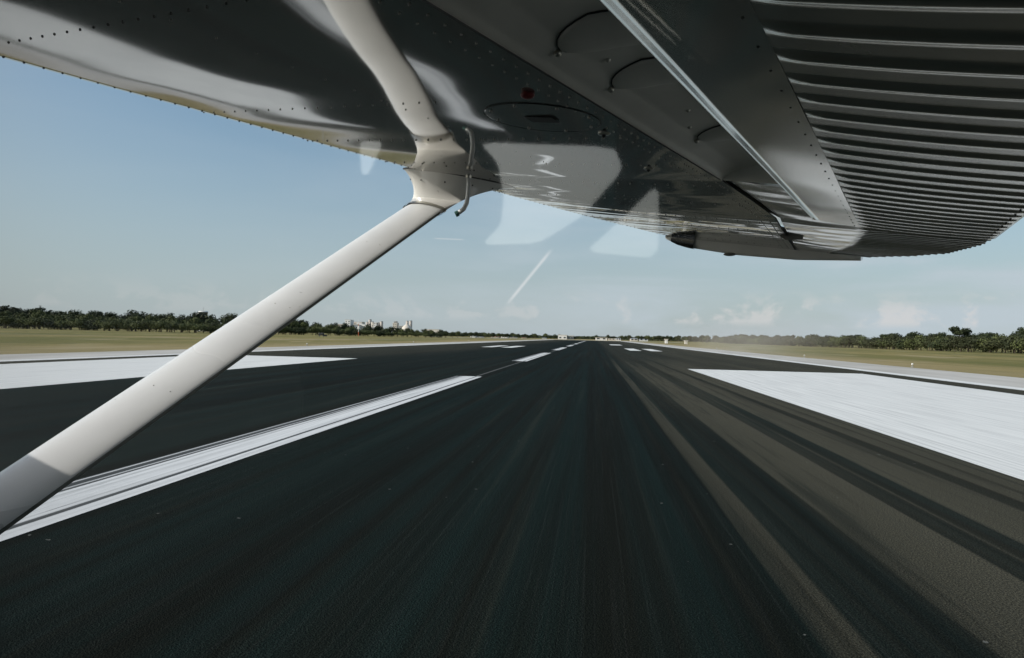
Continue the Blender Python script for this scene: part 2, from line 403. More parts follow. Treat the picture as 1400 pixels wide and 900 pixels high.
def along(pts, step):
    out = []; carry = 0
    for (x0, y0), (x1, y1) in zip(pts, pts[1:]):
        L = math.hypot(x1-x0, y1-y0); d = carry
        while d < L:
            out.append((lerp(x0, x1, d/L), lerp(y0, y1, d/L), d)); d += step*random.uniform(.75, 1.25)
        carry = d-L
    return out
rr = random.Random(3)
# left wood: lighter bushes in front, dark trees behind (it stands 280 to 370 m away)
LW = [(-330, 300), (-277, 291), (-175, 284), (-146, 318), (-83, 366)]
def lh(x): return interp(x, [(-330, 11.2), (-277, 11.2), (-230, 10.2), (-175, 9.2), (-146, 8.6), (-110, 5.7), (-83, 4.8)])
for x, y, d in along(LW, 3.0):
    plant(rr.choice((3, 3, 4)), x+rr.uniform(-1, 1), y+rr.uniform(-1, 2), lh(x)*rr.uniform(.48, .68), rr.uniform(0, 6), 'low rounded bush at the front edge of the left wood', 'bushes fronting the left wood')
for x, y, d in along(LW, 5.6):
    k = rr.choice((2, 3, 4, 2))
    plant(k, x+rr.uniform(-2, 2), y+rr.uniform(6, 10), lh(x)*rr.uniform(.66, .86), rr.uniform(0, 6), 'green tree or tall bush in the middle of the left wood', 'middle row of the left wood')
for x, y, d in along(LW, 6.2):
    plant(rr.choice((0, 1, 0, 1, 6)), x+rr.uniform(-2, 2), y+rr.uniform(13, 22), lh(x)*rr.uniform(.86, 1.10), rr.uniform(0, 6), 'dark tree on the skyline at the back of the left wood', 'skyline trees of the left wood')
# further part of the left wood and the scattered trees among the houses
for x, y, d in along([(-83, 372), (-75, 520), (-70, 640)], 9):
    plant(rr.choice((1, 2, 6)), x+rr.uniform(-5, 3), y, rr.uniform(3.2, 4.4), rr.uniform(0, 6), 'small dark tree where the left wood thins out', 'thinning end of the left wood')
for k in range(70):
    x = rr.uniform(-175, 12); y = rr.uniform(640, 760)
    plant(rr.choice((0, 1, 2, 4, 6)), x, y, rr.uniform(3., 5.6), rr.uniform(0, 6), 'distant small tree among the houses past the runway end', 'trees among the far houses')
# right wood
RW = [(142, 150), (133, 195), (126, 218), (106, 308), (97, 400), (93, 520)]
def rh(y): return interp(y, [(150, 7.6), (218, 7.4), (250, 7.0), (308, 5.6), (420, 5.8), (520, 6.2)])
for x, y, d in along(RW, 2.7):
    plant(rr.choice((3, 4, 8, 8, 5)), x+rr.uniform(-1.5, 1), y, rh(y)*rr.uniform(.6, .88), rr.uniform(0, 6), 'low scrubby bush at the foot of the right tree line', 'scrub fronting the right tree line')
for x, y, d in along(RW, 5):
    plant(rr.choice((5, 6, 2, 5)), x+rr.uniform(3, 6), y, rh(y)*rr.uniform(.78, .98), rr.uniform(0, 6), 'olive tree with a pale trunk in the right tree line', 'olive trees of the right tree line')
for x, y, d in along(RW, 7):
    plant(rr.choice((0, 1, 6, 7)), x+rr.uniform(7, 14), y, rh(y)*rr.uniform(.9, 1.18), rr.uniform(0, 6), 'dark tree at the back of the right tree line', 'dark trees of the right tree line')
plant(7, 121, 243, 8.6, .6, 'tallest flat-topped umbrella tree standing above the right tree line', None)
for x, y, d in along([(93, 520), (78, 640), (45, 760), (12, 800)], 5.5):
    plant(rr.choice((1, 2, 5, 6)), x+rr.uniform(-3, 3), y+rr.uniform(-8, 8), rr.uniform(4.4, 6.4), rr.uniform(0, 6), 'far tree in the low band right of the runway end', 'far trees right of the runway end')
# far-off woodland that closes the horizon
def far_wood(name, x0, x1, y0, y1, h, n):
    bm = bmesh.new(); q = random.Random(11)
    for k in range(n):
        x = q.uniform(x0, x1); y = q.uniform(y0, y1)
        hh = h*(.75+.5*(.5+.5*noise.noise(Vector((x*.012, y*.01, 0)))))*(.6+.4*q.random()**.3)
        z = q.random()**.7*hh
        s = q.uniform(1.0, 2.2)
        n_ = Vector((q.gauss(0, 1), q.gauss(0, 1)-1, q.gauss(0, 1)+.6)).normalized(); u = n_.orthogonal().normalized(); v = n_.cross(u)
        p = Vector((x, y, z))
        bm.faces.new([bm.verts.new(t) for t in (p+u*s, p+v*s*.8, p-u*s, p-v*s*.8)])
    o = build(name, bm, M['leaf_dark'], fix=False)
    tag(o, 'far-off dark woodland along the whole horizon', 'woodland', kind='stuff')
far_wood('far_woodland', -1300, 1300, 900, 1010, 3.4, 30000)

# ------------------------------------------------------------------ buildings
def ray_at(x, y, Y):
    """world point at depth Y seen along photo direction (x, y): used only to read distances off the photograph"""
    d = CR*((x-700)/933)+CU*((450-y)/933)+CF
    t = Y/d.y
    return Vector((d.x*t, Y, EYE+d.z*t))
def block(px0, px1, pytop, Y, depth, mat, name='building', label='', cat='building', roof=None, windows=True, group=None):
    a = ray_at(px0, pytop, Y); b = ray_at(px1, pytop, Y)
    w = b.x-a.x; h = (a.z+b.z)/2; cx = (a.x+b.x)/2
    o = empty(name, (cx, Y, 0)); tag(o, label, cat, group)
    bm = bmesh.new(); rh_ = 0 if roof is None else min(h*.28, w*.2)
    box(bm, (0, depth/2, (h-rh_)/2), (w, depth, h-rh_)); build('wall', bm, M[mat], o)
    if roof:
        bm = bmesh.new(); z0 = h-rh_; e = w*.54; f = .4
        v = [bm.verts.new(p) for p in ((-e, -f, z0), (e, -f, z0), (e, depth+f, z0), (-e, depth+f, z0), (-e*.7, depth/2, h), (e*.7, depth/2, h))]
        for q in ((0, 1, 5, 4), (1, 2, 5), (2, 3, 4, 5), (3, 0, 4), (3, 2, 1, 0)): bm.faces.new([v[i] for i in q])
        build('roof', bm, M[roof], o)
    else:
        bm = bmesh.new(); box(bm, (0, depth/2, h+.15), (w+.5, depth+.5, .3)); build('roof', bm, M['bcream'], o)
    if windows:
        n = max(2, int(w/3.2)); fl = max(1, int((h-rh_)/3))
        for k in range(n):
            for q in range(fl):
                bm = bmesh.new(); box(bm, (-w/2+w*(k+.5)/n, -.04, 1.5+q*3), (w/n*.45, .12, 1.2)); build('window', bm, M['window'], o)
    return o
# far houses
block(643, 650, 459.0, 560, 8, 'bwhite', 'house', 'leftmost small white house at the edge of the left wood', 'house', 'roofgrey')
block(652, 660, 460.5, 560, 8, 'bwhite', 'house', 'low white house with a long tin roof just right of the leftmost house', 'house', 'roofgrey')
block(671, 682, 460.0, 575, 9, 'bcream', 'house', 'cream house with an orange roof left of the runway end', 'house', 'roofred')
block(685, 694, 459.3, 590, 9, 'bwhite', 'house', 'white gabled house right of the orange roofed house', 'house', 'roofgrey')
block(697, 706, 461.0, 590, 9, 'bcream', 'house', 'low cream house beside the white gabled house', 'house', 'roofgrey')
block(713, 719, 461.5, 610, 8, 'bcream', 'house', 'small cream house alone between dark far trees', 'house', 'roofred')
block(741, 747, 462.0, 620, 8, 'bwhite', 'house', 'small white house left of the long white hall', 'house', 'roofgrey')
block(763, 775, 458.3, 640, 14, 'bwhite', 'hall', 'large plain white hall above the trees left of the runway end', 'hall')
block(776, 784, 459.5, 642, 12, 'bgrey', 'hall', 'grey hall joined to the right of the large white hall', 'hall')
block(814, 830, 462.3, 560, 12, 'bwhite', 'terminal_building', 'long low white building straight beyond the runway end', 'building')
block(832, 841, 463.4, 555, 10, 'bcream', 'terminal_building', 'low cream building just right of the runway end', 'building')
block(842, 849, 462.2, 590, 10, 'bwhite', 'house', 'white house behind the cream building at the runway end', 'house', 'roofgrey')
block(862, 872, 462.5, 600, 10, 'bcream', 'house', 'cream house right of the runway end beside dark trees', 'house', 'roofgrey')
block(874, 886, 463.6, 600, 10, 'bwhite', 'house', 'rightmost long white house beyond the runway', 'house', 'roofgrey')
block(909.5, 913, 464.6, 330, 2, 'bwhite', 'equipment_hut', 'small white equipment hut on the grass right of the runway', 'hut', windows=False)
block(936.5, 940, 466.6, 310, 2, 'bcream', 'equipment_hut', 'lower cream equipment box further right on the grass', 'hut', windows=False)

# cement works far behind the left wood
YC = 1050
def silo(px0, px1, pytop, mat, label, dome=False, Y=YC, group=None):
    a = ray_at(px0, pytop, Y); b = ray_at(px1, pytop, Y); r = (b.x-a.x)/2; h = (a.z+b.z)/2
    o = empty('silo', ((a.x+b.x)/2, Y, 0)); tag(o, label, 'silo', group)
    bm = bmesh.new(); cyl(bm, (0, 0, 0), r, r, h, 24); build('tank', bm, M[mat], o, True)
    bm = bmesh.new(); cyl(bm, (0, 0, h), r*(1.0 if not dome else .98), r*(.35 if dome else .9), (r*.55 if dome else 1.0), 24); build('cap', bm, M['bgrey' if not dome else mat], o)
    bm = bmesh.new()
    for q in (.35, .7): cyl(bm, (0, 0, h*q), r*1.02, r*1.02, .6, 24)
    build('band', bm, M['bgrey'], o)
    return o
def gallery(p0, p1, Y, label):
    a = ray_at(*p0, Y); b = ray_at(*p1, Y)
    o = empty('conveyor_gallery', (a.x, Y, 0)); tag(o, label, 'conveyor')
    bm = bmesh.new(); d = b-a; L = d.length
    m = Matrix.Translation(((b.x-a.x)/2, 0, (a.z+b.z)/2)) @ Matrix.Rotation(-math.atan2(d.z, d.x), 4, 'Y') @ Matrix.Diagonal((L, 3, 2.6, 1))
    bmesh.ops.create_cube(bm, size=1, matrix=m); build('tube', bm, M['bwhite'], o)
    for q in (.2, .5, .8):
        bm = bmesh.new(); zz = a.z+d.z*q-1.2; box(bm, (d.x*q, 0, zz/2), (.8, 2, zz)); build('trestle', bm, M['bgrey'], o)
block(471.5, 479, 437.5, YC, 16, 'bwhite', 'works_tower', 'tall white leftmost tower of the cement works', 'tower')
block(479, 489, 444.0, YC+8, 18, 'bwhite', 'works_building', 'white stepped building beside the leftmost works tower', 'building')
block(481, 495, 440.3, YC+22, 14, 'bcream', 'works_building', 'cream process building behind the white stepped building', 'building')
block(462, 472, 443.5, YC+40, 12, 'bbrown', 'works_building', 'low tan shed at the left end of the cement works', 'building')
gallery((488, 441.5), (518, 452), YC-6, 'long sloping white conveyor falling to the right in front of the silos')
silo(500.5, 504, 441, 'bbrown', 'short tan silo left of the narrow tall silo')
silo(504, 508, 437.6, 'bbrown', 'narrow tall tan silo in the middle of the cement works')
silo(507.5, 511, 440.5, 'bcream', 'narrow cream silo between the tall silo and the white lift tower')
block(511, 515, 441.5, YC-4, 8, 'bwhite', 'lift_tower', 'slim white lift tower left of the paired brown silos', 'tower')
silo(515.2, 519.4, 441.8, 'bbrown', 'left one of the paired brown silos')
silo(519.4, 523.8, 440.2, 'bbrown', 'right, slightly taller one of the paired brown silos')
block(537, 542.5, 441.5, YC, 12, 'bcream', 'works_tower', 'separate cream tower right of the silo group', 'tower')
block(539, 542, 439.6, YC+2, 6, 'bgrey', 'lift_tower', 'small grey lift shaft rising behind the separate cream tower', 'tower')
block(543.5, 549.5, 445.8, YC, 12, 'bgrey', 'works_building', 'low grey building between the cream tower and the domed tank', 'building')
silo(550, 562.5, 447.5, 'bcream', 'wide cream domed tank at the right end of the works', True)
silo(555, 558.6, 439.5, 'bbrown', 'left brown stack rising behind the domed tank', Y=YC+16)
silo(559.5, 563.6, 439.3, 'bbrown', 'right brown stack rising behind the domed tank', Y=YC+16)
block(580, 600, 450.6, YC, 20, 'bcream', 'works_building', 'long low cream shed far right of the domed tank', 'building', windows=False)

# control tower above the left wood
a = ray_at(278, 424.5, 470)
ct = empty('control_tower', (a.x, 470, 0)); tag(ct, 'white airport control tower with dark glass cab above the left wood', 'control tower')
H_ = a.z
bm = bmesh.new(); cyl(bm, (0, 0, 0), 2.2, 1.9, H_-5, 16); build('shaft', bm, M['bwhite'], ct, True)
bm = bmesh.new(); cyl(bm, (0, 0, H_-5.2), 2.4, 3.8, 1.4, 16); build('platform', bm, M['bwhite'], ct)
bm = bmesh.new(); cyl(bm, (0, 0, H_-3.8), 2.7, 3.3, 2.5, 12); build('window', bm, M['window'], ct)
bm = bmesh.new(); cyl(bm, (0, 0, H_-1.3), 3.6, 3.0, .7, 16); build('roof', bm, M['bwhite'], ct)
bm = bmesh.new(); tube(bm, [(0, 0, H_-.7), (0, 0, H_+2.2)], .1, 6); build('antenna', bm, M['bgrey'], ct)
block(268.5, 276, 429.0, 472, 6, 'bwhite', 'tower_annexe', 'white block attached low beside the control tower', 'building')

# red and white mast before the left wood
a = ray_at(490, 462, 330); top = ray_at(490, 437, 330).z
ms = empty('mast', (a.x, 330, 0)); tag(ms, 'thin orange and white mast standing on the grass before the left wood', 'mast')
for k in range(4):
    bm = bmesh.new(); z0 = top*k/4; tube(bm, [(0, 0, z0), (0, 0, z0+top/4)], .16-.02*k, 8); build('pole', bm, M['orange' if k % 2 == 0 else 'white'], ms)
bm = bmesh.new(); box(bm, (0, -.2, top*.52), (1.0, .5, 1.5), bev=.08); build('box', bm, M['white'], ms)
bm = bmesh.new(); tube(bm, [(-.8, 0, top*.8), (.8, 0, top*.8)], .07, 6); build('crossbar', bm, M['white'], ms)
# dark equipment on the grass
a = ray_at(459, 462, 270)
eq = empty('equipment_cabinet', (a.x, 255, 0)); tag(eq, 'low dark equipment cabinet on the grass left of the orange mast', 'cabinet')
bm = bmesh.new(); box(bm, (0, 0, .75), (1.9, 1.2, .9), bev=.06); build('body', bm, M['dark'], eq)
bm = bmesh.new(); box(bm, (0, 0, 1.24), (2.1, 1.4, .08)); build('lid', bm, M['bgrey'], eq)
bm = bmesh.new(); box(bm, (1.7, 0, .4), (1.0, .8, .7), bev=.05); build('battery_box', bm, M['dark'], eq)
for x_ in (-.8, .8):
    bm = bmesh.new(); box(bm, (x_, 0, .15), (.12, .9, .32)); build('leg', bm, M['bgrey'], eq)
# bird above the left wood
a = ray_at(55, 419, 200)
bm = bmesh.new()
tube(bm, [(-.34, 0, 0), (-.2, 0, .03), (0, 0, .03), (.2, 0, .02), (.33, 0, .04), (.42, 0, .02)], [.02, .07, .1, .09, .05, .01], 8)
for s in (-1, 1):
    grid(bm, [[(-.16, s*.05, .04), (.14, s*.05, .05)], [(-.12, s*.35, .2), (.14, s*.35, .21)], [(-.1, s*.75, .12), (.02, s*.78, .12)]])
grid(bm, [[(-.3, -.03, .01), (-.3, .03, .01)], [(-.5, -.1, 0), (-.5, .1, 0)]])
o = build('bird', bm, M['feather'], loc=a); o.rotation_euler = (0, 0, .3); tag(o, 'dark bird gliding above the left wood', 'bird')

# runway edge lights
def edge_light(x, y, lab):
    o = empty('edge_light', (x, y, 0)); o.scale = (.75, .75, .75); tag(o, lab, 'runway light', 'runway edge lights')
    bm = bmesh.new(); cyl(bm, (0, 0, 0), .16, .14, .05, 12); build('base', bm, M['bgrey'], o)
    bm = bmesh.new(); cyl(bm, (0, 0, .05), .04, .04, .2, 10); build('stem', bm, M['bgrey'], o)
    bm = bmesh.new(); cyl(bm, (0, 0, .25), .11, .08, .16, 12); build('lens', bm, M['white'], o, True)
for lab, (x, y) in zip(('nearest edge light on the right shoulder edge', 'second edge light along the right shoulder', 'third edge light along the right shoulder, far off', 'nearest edge light left of the strut side shoulder', 'second edge light beyond the left shoulder', 'third edge light beyond the left shoulder, far off'),
                       ((24.6, 56.5), (24.6, 84), (24.6, 142), (-34.5, 79), (-34.5, 128), (-34.5, 186))):
    edge_light(x, y, lab)

# ------------------------------------------------------------------ the aircraft
AC_ = empty('light_aircraft', (0, 0, EYE)); tag(AC_, 'white high-wing light aircraft whose wing and strut are seen from its cabin', 'aircraft')
TL = .034
def tl(a, v=0): return TL*(1.68-a)*(1-.95*min(max((v-2.0)/.7, 0), 1))       # the lower skin climbs a little from the leading edge to the rear
def fit(a, v=0): k = (.25+1.68*TL)/(.25+TL*a); return a*k, v*k
def le(v): return interp(v, [(2.35, 1.70), (3.2, 1.60), (4.0, 1.425)])
def lip(v): return interp(v, [(1.98, .580), (2.6, .54), (4.0, .705)])
def te(v): return interp(v, [(2.8, -.10), (3.3, .0), (3.6, .13), (4.0, .37)])
def base(v): return interp(v, [(2.3, .25), (4.0, .222)])
def thick(v): return interp(v, [(2.3, 1.), (4.0, .72)])
RIBS = [-.2, .16, .58, 1.08, 1.42, 1.76, 2.08, 2.4, 2.75, 3.1, 3.45, 3.8]
def oil(a, v):
    """millimetre waviness of the riveted skin: panels pillow between ribs"""
    k = 0
    for r0, r1 in zip(RIBS, RIBS[1:]):
        if r0 <= v < r1: k = math.sin(PI*(v-r0)/(r1-r0))**2; break
    w = noise.noise(Vector((a*2.6, v*3.2, 1.7)))*.0009+noise.noise(Vector((a*6.5, v*7, 5.)))*.00022
    out = interp(v, [(1.9, 0), (2.6, 1)])
    w += out*noise.noise(Vector((a*5, v*16, 3.)))*.0010
    return w*(.35+.65*k)-.0006*k
def nose_h(s):   # height of the lower skin as it rolls up into the leading edge
    return 0 if s > .13 else .034*((.13-s)/.13)**2.2
bm = bmesh.new()
# lower skin
rows = []
NA, NV = 260, 420
for j in range(NV+1):
    v = lerp(-.75, 4.0, j/NV); L = le(v)+.055; A0 = lip(v); row = []
    for i in range(NA+1):
        f = i/NA; a = lerp(A0, L, 1-(1-f)**1.25); s = L-a
        row.append(A(a, v, base(v)+tl(a, v)+nose_h(s)*thick(v)+oil(a, v)*min(1, (a-A0)/.05+.1)))
    rows.append(row)
grid(bm, rows)
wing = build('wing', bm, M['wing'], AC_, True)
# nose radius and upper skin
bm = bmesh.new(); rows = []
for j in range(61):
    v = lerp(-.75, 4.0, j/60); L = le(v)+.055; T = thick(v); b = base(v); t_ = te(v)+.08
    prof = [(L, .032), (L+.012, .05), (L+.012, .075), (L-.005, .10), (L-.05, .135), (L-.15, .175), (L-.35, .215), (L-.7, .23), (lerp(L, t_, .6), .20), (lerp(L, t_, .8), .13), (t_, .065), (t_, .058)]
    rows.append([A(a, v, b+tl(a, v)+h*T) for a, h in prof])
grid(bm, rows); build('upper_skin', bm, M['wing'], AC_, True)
# flap cove: curved shaded hollow behind the lip
def cove_pt(f, v):
    prof = [(0, (lip(v), .0)), (.12, (lip(v)-.012, .012)), (.3, (lip(v)-.05, .034)), (.5, (lip(v)-.11, .052)), (.75, (lip(v)-.23, .06)), (1, (te(v)+.08, .056))]
    for (f0, p0), (f1, p1) in zip(prof, prof[1:]):
        if f <= f1:
            q = (f-f0)/(f1-f0); x_ = lerp(p0[0], p1[0], q); return x_, lerp(p0[1], p1[1], q)*thick(v)+base(v)+tl(lip(v))
bm = bmesh.new()
grid(bm, [[A(cove_pt(i/40, v)[0], v, cove_pt(i/40, v)[1]) for i in range(41)] for v in [lerp(-.75, 1.985, j/60) for j in range(61)]])
cove = build('flap_cove', bm, M['cove'], AC_, True)
# seam strip where lower skin folds into the cove
bm = bmesh.new(); grid(bm, [[A(lip(v)+o_, v, .2485+tl(lip(v))) for o_ in (-.004, .003)] for v in (.0, 1.97)]); build('seam', bm, M['dark'], wing)
# end rib of the cove
bm = bmesh.new(); v = 1.985
pts = [A(*(lambda p: (p[0], v, p[1]))(cove_pt(i/20, v))) for i in range(21)]
ring = [bm.verts.new(p) for p in pts]+[bm.verts.new(A(-.02, v, .28)), bm.verts.new(A(lip(v), v, .249+tl(lip(v))))]
bm.faces.new(ring); build('end_rib', bm, M['cove'], wing)
# access domes in the cove with screws
def dome(v, aa, ra=.085, rv=.055):
    bm = bmesh.new(); rows = []
    f0 = None
    for i in range(9):
        th = PI/2*i/8; rows.append([])
        for k in range(28):
            ph = 2*PI*k/28; ca, sv = aa+ra*math.cos(th)*math.cos(ph), v+rv*math.cos(th)*math.sin(ph)
            ff = min(max((lip(v)-ca)/(lip(v)-te(v)-.08), 0), 1)
            hs = interp(lip(v)-ca, [(0, 0), (.012, .012), (.05, .034), (.11, .052), (.23, .06), (.5, .056)])+base(v)+tl(lip(v))
            rows[-1].append(A(ca, sv, hs-.0015-.016*math.sin(th)))
    grid(bm, rows, True); build('access_cover', bm, M['cove'], cove, True)
    bm = bmesh.new(); rr_ = [rows[0][k] for k in range(28)]; tube(bm, rr_+[rr_[0]], .0014, 6, False); build('cover_seam', bm, M['dark'], cove, True)
    bm = bmesh.new(); h = interp(lip(v)-(aa+ra+.006), [(0, 0), (.012, .012), (.05, .034), (.11, .052)])+base(v)+tl(lip(v))
    bmesh.ops.create_uvsphere(bm, u_segments=12, v_segments=8, radius=.006, matrix=Matrix.Translation(A(aa+ra+.004, v+.002, h-.003))); build('screw', bm, M['steel'], cove, True)
dome(.92, .45, .092, .062); dome(1.12, .45, .092, .062); dome(1.58, .45, .08, .058)
bm = bmesh.new()
for v_, a_ in ((1.02, .51), (1.37, .49), (1.48, .52)):
    bmesh.ops.create_uvsphere(bm, u_segments=10, v_segments=6, radius=.005, matrix=Matrix.Translation(A(a_, v_, interp(lip(v_)-a_, [(0, 0), (.012, .012), (.05, .034), (.11, .052)])+.25+tl(lip(v_)))))
build('screws', bm, M['steel'], cove, True)
bm = bmesh.new(); grid(bm, [[A(a_, v_, interp(lip(v_)-a_, [(0, 0), (.012, .012), (.05, .034), (.11, .052), (.23, .06)])+.2485+tl(lip(v_))) for a_ in (.415, .375)] for v_ in (1.25, 1.30)]); build('drain_hole', bm, M['dark'], cove)

# lowered flap, hanging below the cove: smooth nose, beaded rear skin
V0, V1 = -.1, 1.72
def fl_le(v): t = (v-.46)/(1.72-.46); return lerp(.247, .279, t), lerp(.190, .171, t)
def fl_te(v): t = (v-.46)/(1.72-.46); return lerp(-.105, -.070, t), lerp(.150, .158, t)
def fl_cs(v): t = (v-.5)/(1.72-.5); return lerp(.335, .295, t)  # chord fraction where beading starts
def flap_pt(f, v, up=0): (a0, n0), (a1, n1) = fl_le(v), fl_te(v); return lerp(a0, a1, f), lerp(n0, n1, f)+.0-.006*math.sin(PI*f)+up
bm = bmesh.new(); rows = []
for j in range(61):
    v = lerp(V0, V1, j/60); (a0, n0) = fl_le(v); row = []
    for k in range(12):   # rounded nose
        th = -PI*.55+PI*.62*(1-k/11)*1.0
        th = lerp(PI*.6, -PI*.5, k/11)
        row.append(A(a0-.01+.024*math.cos(th)*.9, v, n0+.022+.022*math.sin(th)))
    for i in range(1, 11):
        a, n = flap_pt(fl_cs(v)*i/10, v); row.append(A(a, v, n-0.0003+noise.noise(Vector((a*9, v*5, 2)))*.0006))
    rows.append(row)
grid(bm, rows); flap = build('flap', bm, M['flap'], AC_, True)
bm = bmesh.new(); rows = []
SP = .0565
def bead(v):
    ph = (v/SP) % 1; return -.0028*(max(0, math.cos(2*PI*(ph-.5)))**1.5)*(1+.25*noise.noise(Vector((v*3, 0, 1))))
NVb = int((V1-V0)/SP*14)
for j in range(NVb+1):
    v = lerp(V0, V1, j/NVb); row = []; b = bead(v)
    for i in range(25):
        f = lerp(fl_cs(v), 1, i/24); a, n = flap_pt(f, v); e = min(1, i/1.5)*min(1, (24-i)/1.0) if i < 24 else .4
        row.append(A(a, v, n+b*(e if e else .0)))
    rows.append(row)
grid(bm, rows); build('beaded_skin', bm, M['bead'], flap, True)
bm = bmesh.new(); rows = []
for j in range(31):
    v = lerp(V0, V1, j/30); rows.append([A(*(flap_pt(1, v)[0:1]), v, flap_pt(1, v)[1]+.003), A(flap_pt(1, v)[0]-.006, v, flap_pt(1, v)[1]+.003)] + [A(flap_pt(f, v)[0], v, flap_pt(f, v)[1]+.006+.055*math.sin(PI*min(1, (1-f)*.9+.02))**.8) for f in (.9, .7, .5, .3, .1, 0)])
grid(bm, rows); build('flap_top', bm, M['flap'], flap, True)
for V_ in (V0, V1):   # end closures
    bm = bmesh.new(); ring = [A(flap_pt(f, V_)[0], V_, flap_pt(f, V_)[1]) for f in [i/10 for i in range(11)]]+[A(flap_pt(f, V_)[0], V_, flap_pt(f, V_)[1]+.006+.055*math.sin(PI*min(1, (1-f)*.9+.02))**.8) for f in (.9, .7, .5, .3, .1)]
    bm.faces.new([bm.verts.new(p) for p in ring]); build('end_cap', bm, M['flap'], flap)
bm = bmesh.new()   # rivets along the lap joint and the trailing edge
def rivet(bm, p, r=.0028, nrm=None):
    bmesh.ops.create_icosphere(bm, subdivisions=1, radius=r, matrix=Matrix.Translation(p))
v = V0
while v < V1:
    a, n = flap_pt(fl_cs(v)-.03, v); rivet(bm, A(a, v, n+.0002), .0016)
    a, n = flap_pt(.975, v); rivet(bm, A(a, v, n-.001), .0018); v += SP
build('rivets', bm, M['rivetdark'], flap)
# flap seam at the rear and hinge arm
# aileron beyond the flap
bm = bmesh.new(); rows = []
def ail_pt(f, v):
    a0 = lip(v)-.012; a1 = te(v); return lerp(a0, a1, f), base(v)+.004-.005*math.sin(PI*min(1, f*1.6))+tl(a0, v)*(1-f)
for j in range(421):
    v = lerp(2.0, 3.93, j/420); row = []
    for i in range(40):
        f = i/39; a, n = ail_pt(f, v)
        b = 0 if f < .42 else -.0045*(max(0, math.cos(2*PI*((v/.06) % 1-.5)))**1.3)*min(1, (f-.42)/.03)
        row.append(A(a, v, n+b+noise.noise(Vector((a*7, v*9, 4)))*.0016))
    rows.append(row)
grid(bm, rows); ail = build('aileron', bm, M['aileron'], AC_, True)
bm = bmesh.new(); grid(bm, [[A(ail_pt(f, v)[0], v, ail_pt(f, v)[1]+.008+.045*(1-f)) for f in (0, .3, .6, 1)] for v in [lerp(2.0, 3.93, k/20) for k in range(21)]]); build('aileron_top', bm, M['aileron'], ail, True)
bm = bmesh.new(); grid(bm, [[A(lip(v)+o_, v, base(v)-.0015+tl(lip(v), v)) for o_ in (-.005, .001)] for v in [lerp(1.99, 3.95, k/20) for k in range(21)]]); build('hinge_gap', bm, M['dark'], wing)
for v_ in (3.2,):
    bm = bmesh.new(); p = [(lip(v_)+.03, .25), (lip(v_)-.0, .232), (lip(v_)-.07, .243), (lip(v_)-.07, .262), (lip(v_)+.05, .262)]
    q = [[bm.verts.new(A(a, v_+s, n-.25+base(v_)+tl(lip(v_), v_))) for a, n in p] for s in (-.006, .006)]
    bm.faces.new(q[0]); bm.faces.new(q[1][::-1])
    for k in range(5): bm.faces.new((q[0][k], q[1][k], q[1][(k+1) % 5], q[0][(k+1) % 5]))
    build('hinge_bracket', bm, M['rubber'], ail)
# drooped wing tip with the dark navigation lamp
bm = bmesh.new(); rows = []
for k in range(41):
    f = k/40; a = lerp(1.44, .375, f)
    d = .058*math.sin(PI*min(1, f*1.15+.12))**.5 if f < .78 else .034
    d = interp(f, [(0, .012), (.05, .030), (.15, .048), (.4, .060), (.7, .050), (1, .016)])
    top = .222+interp(f, [(0, .04), (.1, .1), (.4, .16), (.8, .09), (1, .03)])
    rows.append([A(a, 3.975, .225+tl(a, 4)), A(a, 3.985, .222-d*.7), A(a, 4.0, .222-d), A(a, 4.03, .222-d*.98), A(a, 4.075, .222-d*.4), A(a, 4.09, .235), A(a, 4.06, top*.5+.12), A(a, 4.0, top)])
grid(bm, rows)
for r_ in (rows[0], rows[-1]): bm.faces.new([bm.verts.new(p) for p in r_])
tip = build('wing_tip', bm, M['fair'], AC_, True)
bm = bmesh.new()
rows = [[A(a, 3.968+.006*s_, .222-z_) for s_, z_ in ((0, -.004), (0, d*.5), (.6, d+.004), (3, d+.006), (9, d+.002))] for a, d in ((1.40, .02), (1.36, .034), (1.30, .044), (1.26, .048))]
grid(bm, rows); build('navigation_lamp', bm, M['lens'], tip, True)
bm = bmesh.new(); bmesh.ops.create_uvsphere(bm, u_segments=14, v_segments=8, radius=.028, matrix=Matrix.Translation(A(1.05, 4.0, .162)) @ Matrix.Diagonal((1.3, 1, .35, 1))); build('tie_down_cap', bm, M['rubber'], tip, True)

# rivet lines on the lower skin
bm = bmesh.new(); bd = bmesh.new()
def skin(a, v): s = le(v)+.055-a; return A(a, v, base(v)+tl(a, v)+nose_h(s)*thick(v)-.0004)
for rv in RIBS[1:]:
    a = lip(rv)+.03
    while a < le(rv)-.02:
        if not (abs(rv-1.08) < .01 and abs(a-.74) < .14): rivet(bd if rv < .7 else bm, skin(a, rv), .0022 if rv < 1.2 else .003); 
        a += .042
v = -.1
while v < 3.9:
    for o_, r_ in ((.028, .0024),): rivet(bm, skin(lip(v)+o_, v), r_)
    rivet(bm, skin(lip(v)+.062, v+.02), .0022)
    rivet(bd, skin(le(v)-.06, v+.01), .0026)
    v += .036
v = 0
while v < 3.95:
    rivet(bd, skin(le(v)+.018, v), .0034); v += .03
v = .3
while v < 3.9:
    rivet(bm, skin(1.02, v), .002); v += .075
build('rivets', bm, M['rivet'], wing); build('edge_rivets', bd, M['rivetdark'], wing)
# leading edge lap strip
bm = bmesh.new(); grid(bm, [[skin(le(v)+o_, v)-AN*.0012 for o_ in (.004, .0075)] for v in [lerp(-.5, 3.95, k/200) for k in range(201)]]); build('lap_seam', bm, M['rivetdark'], wing, True)
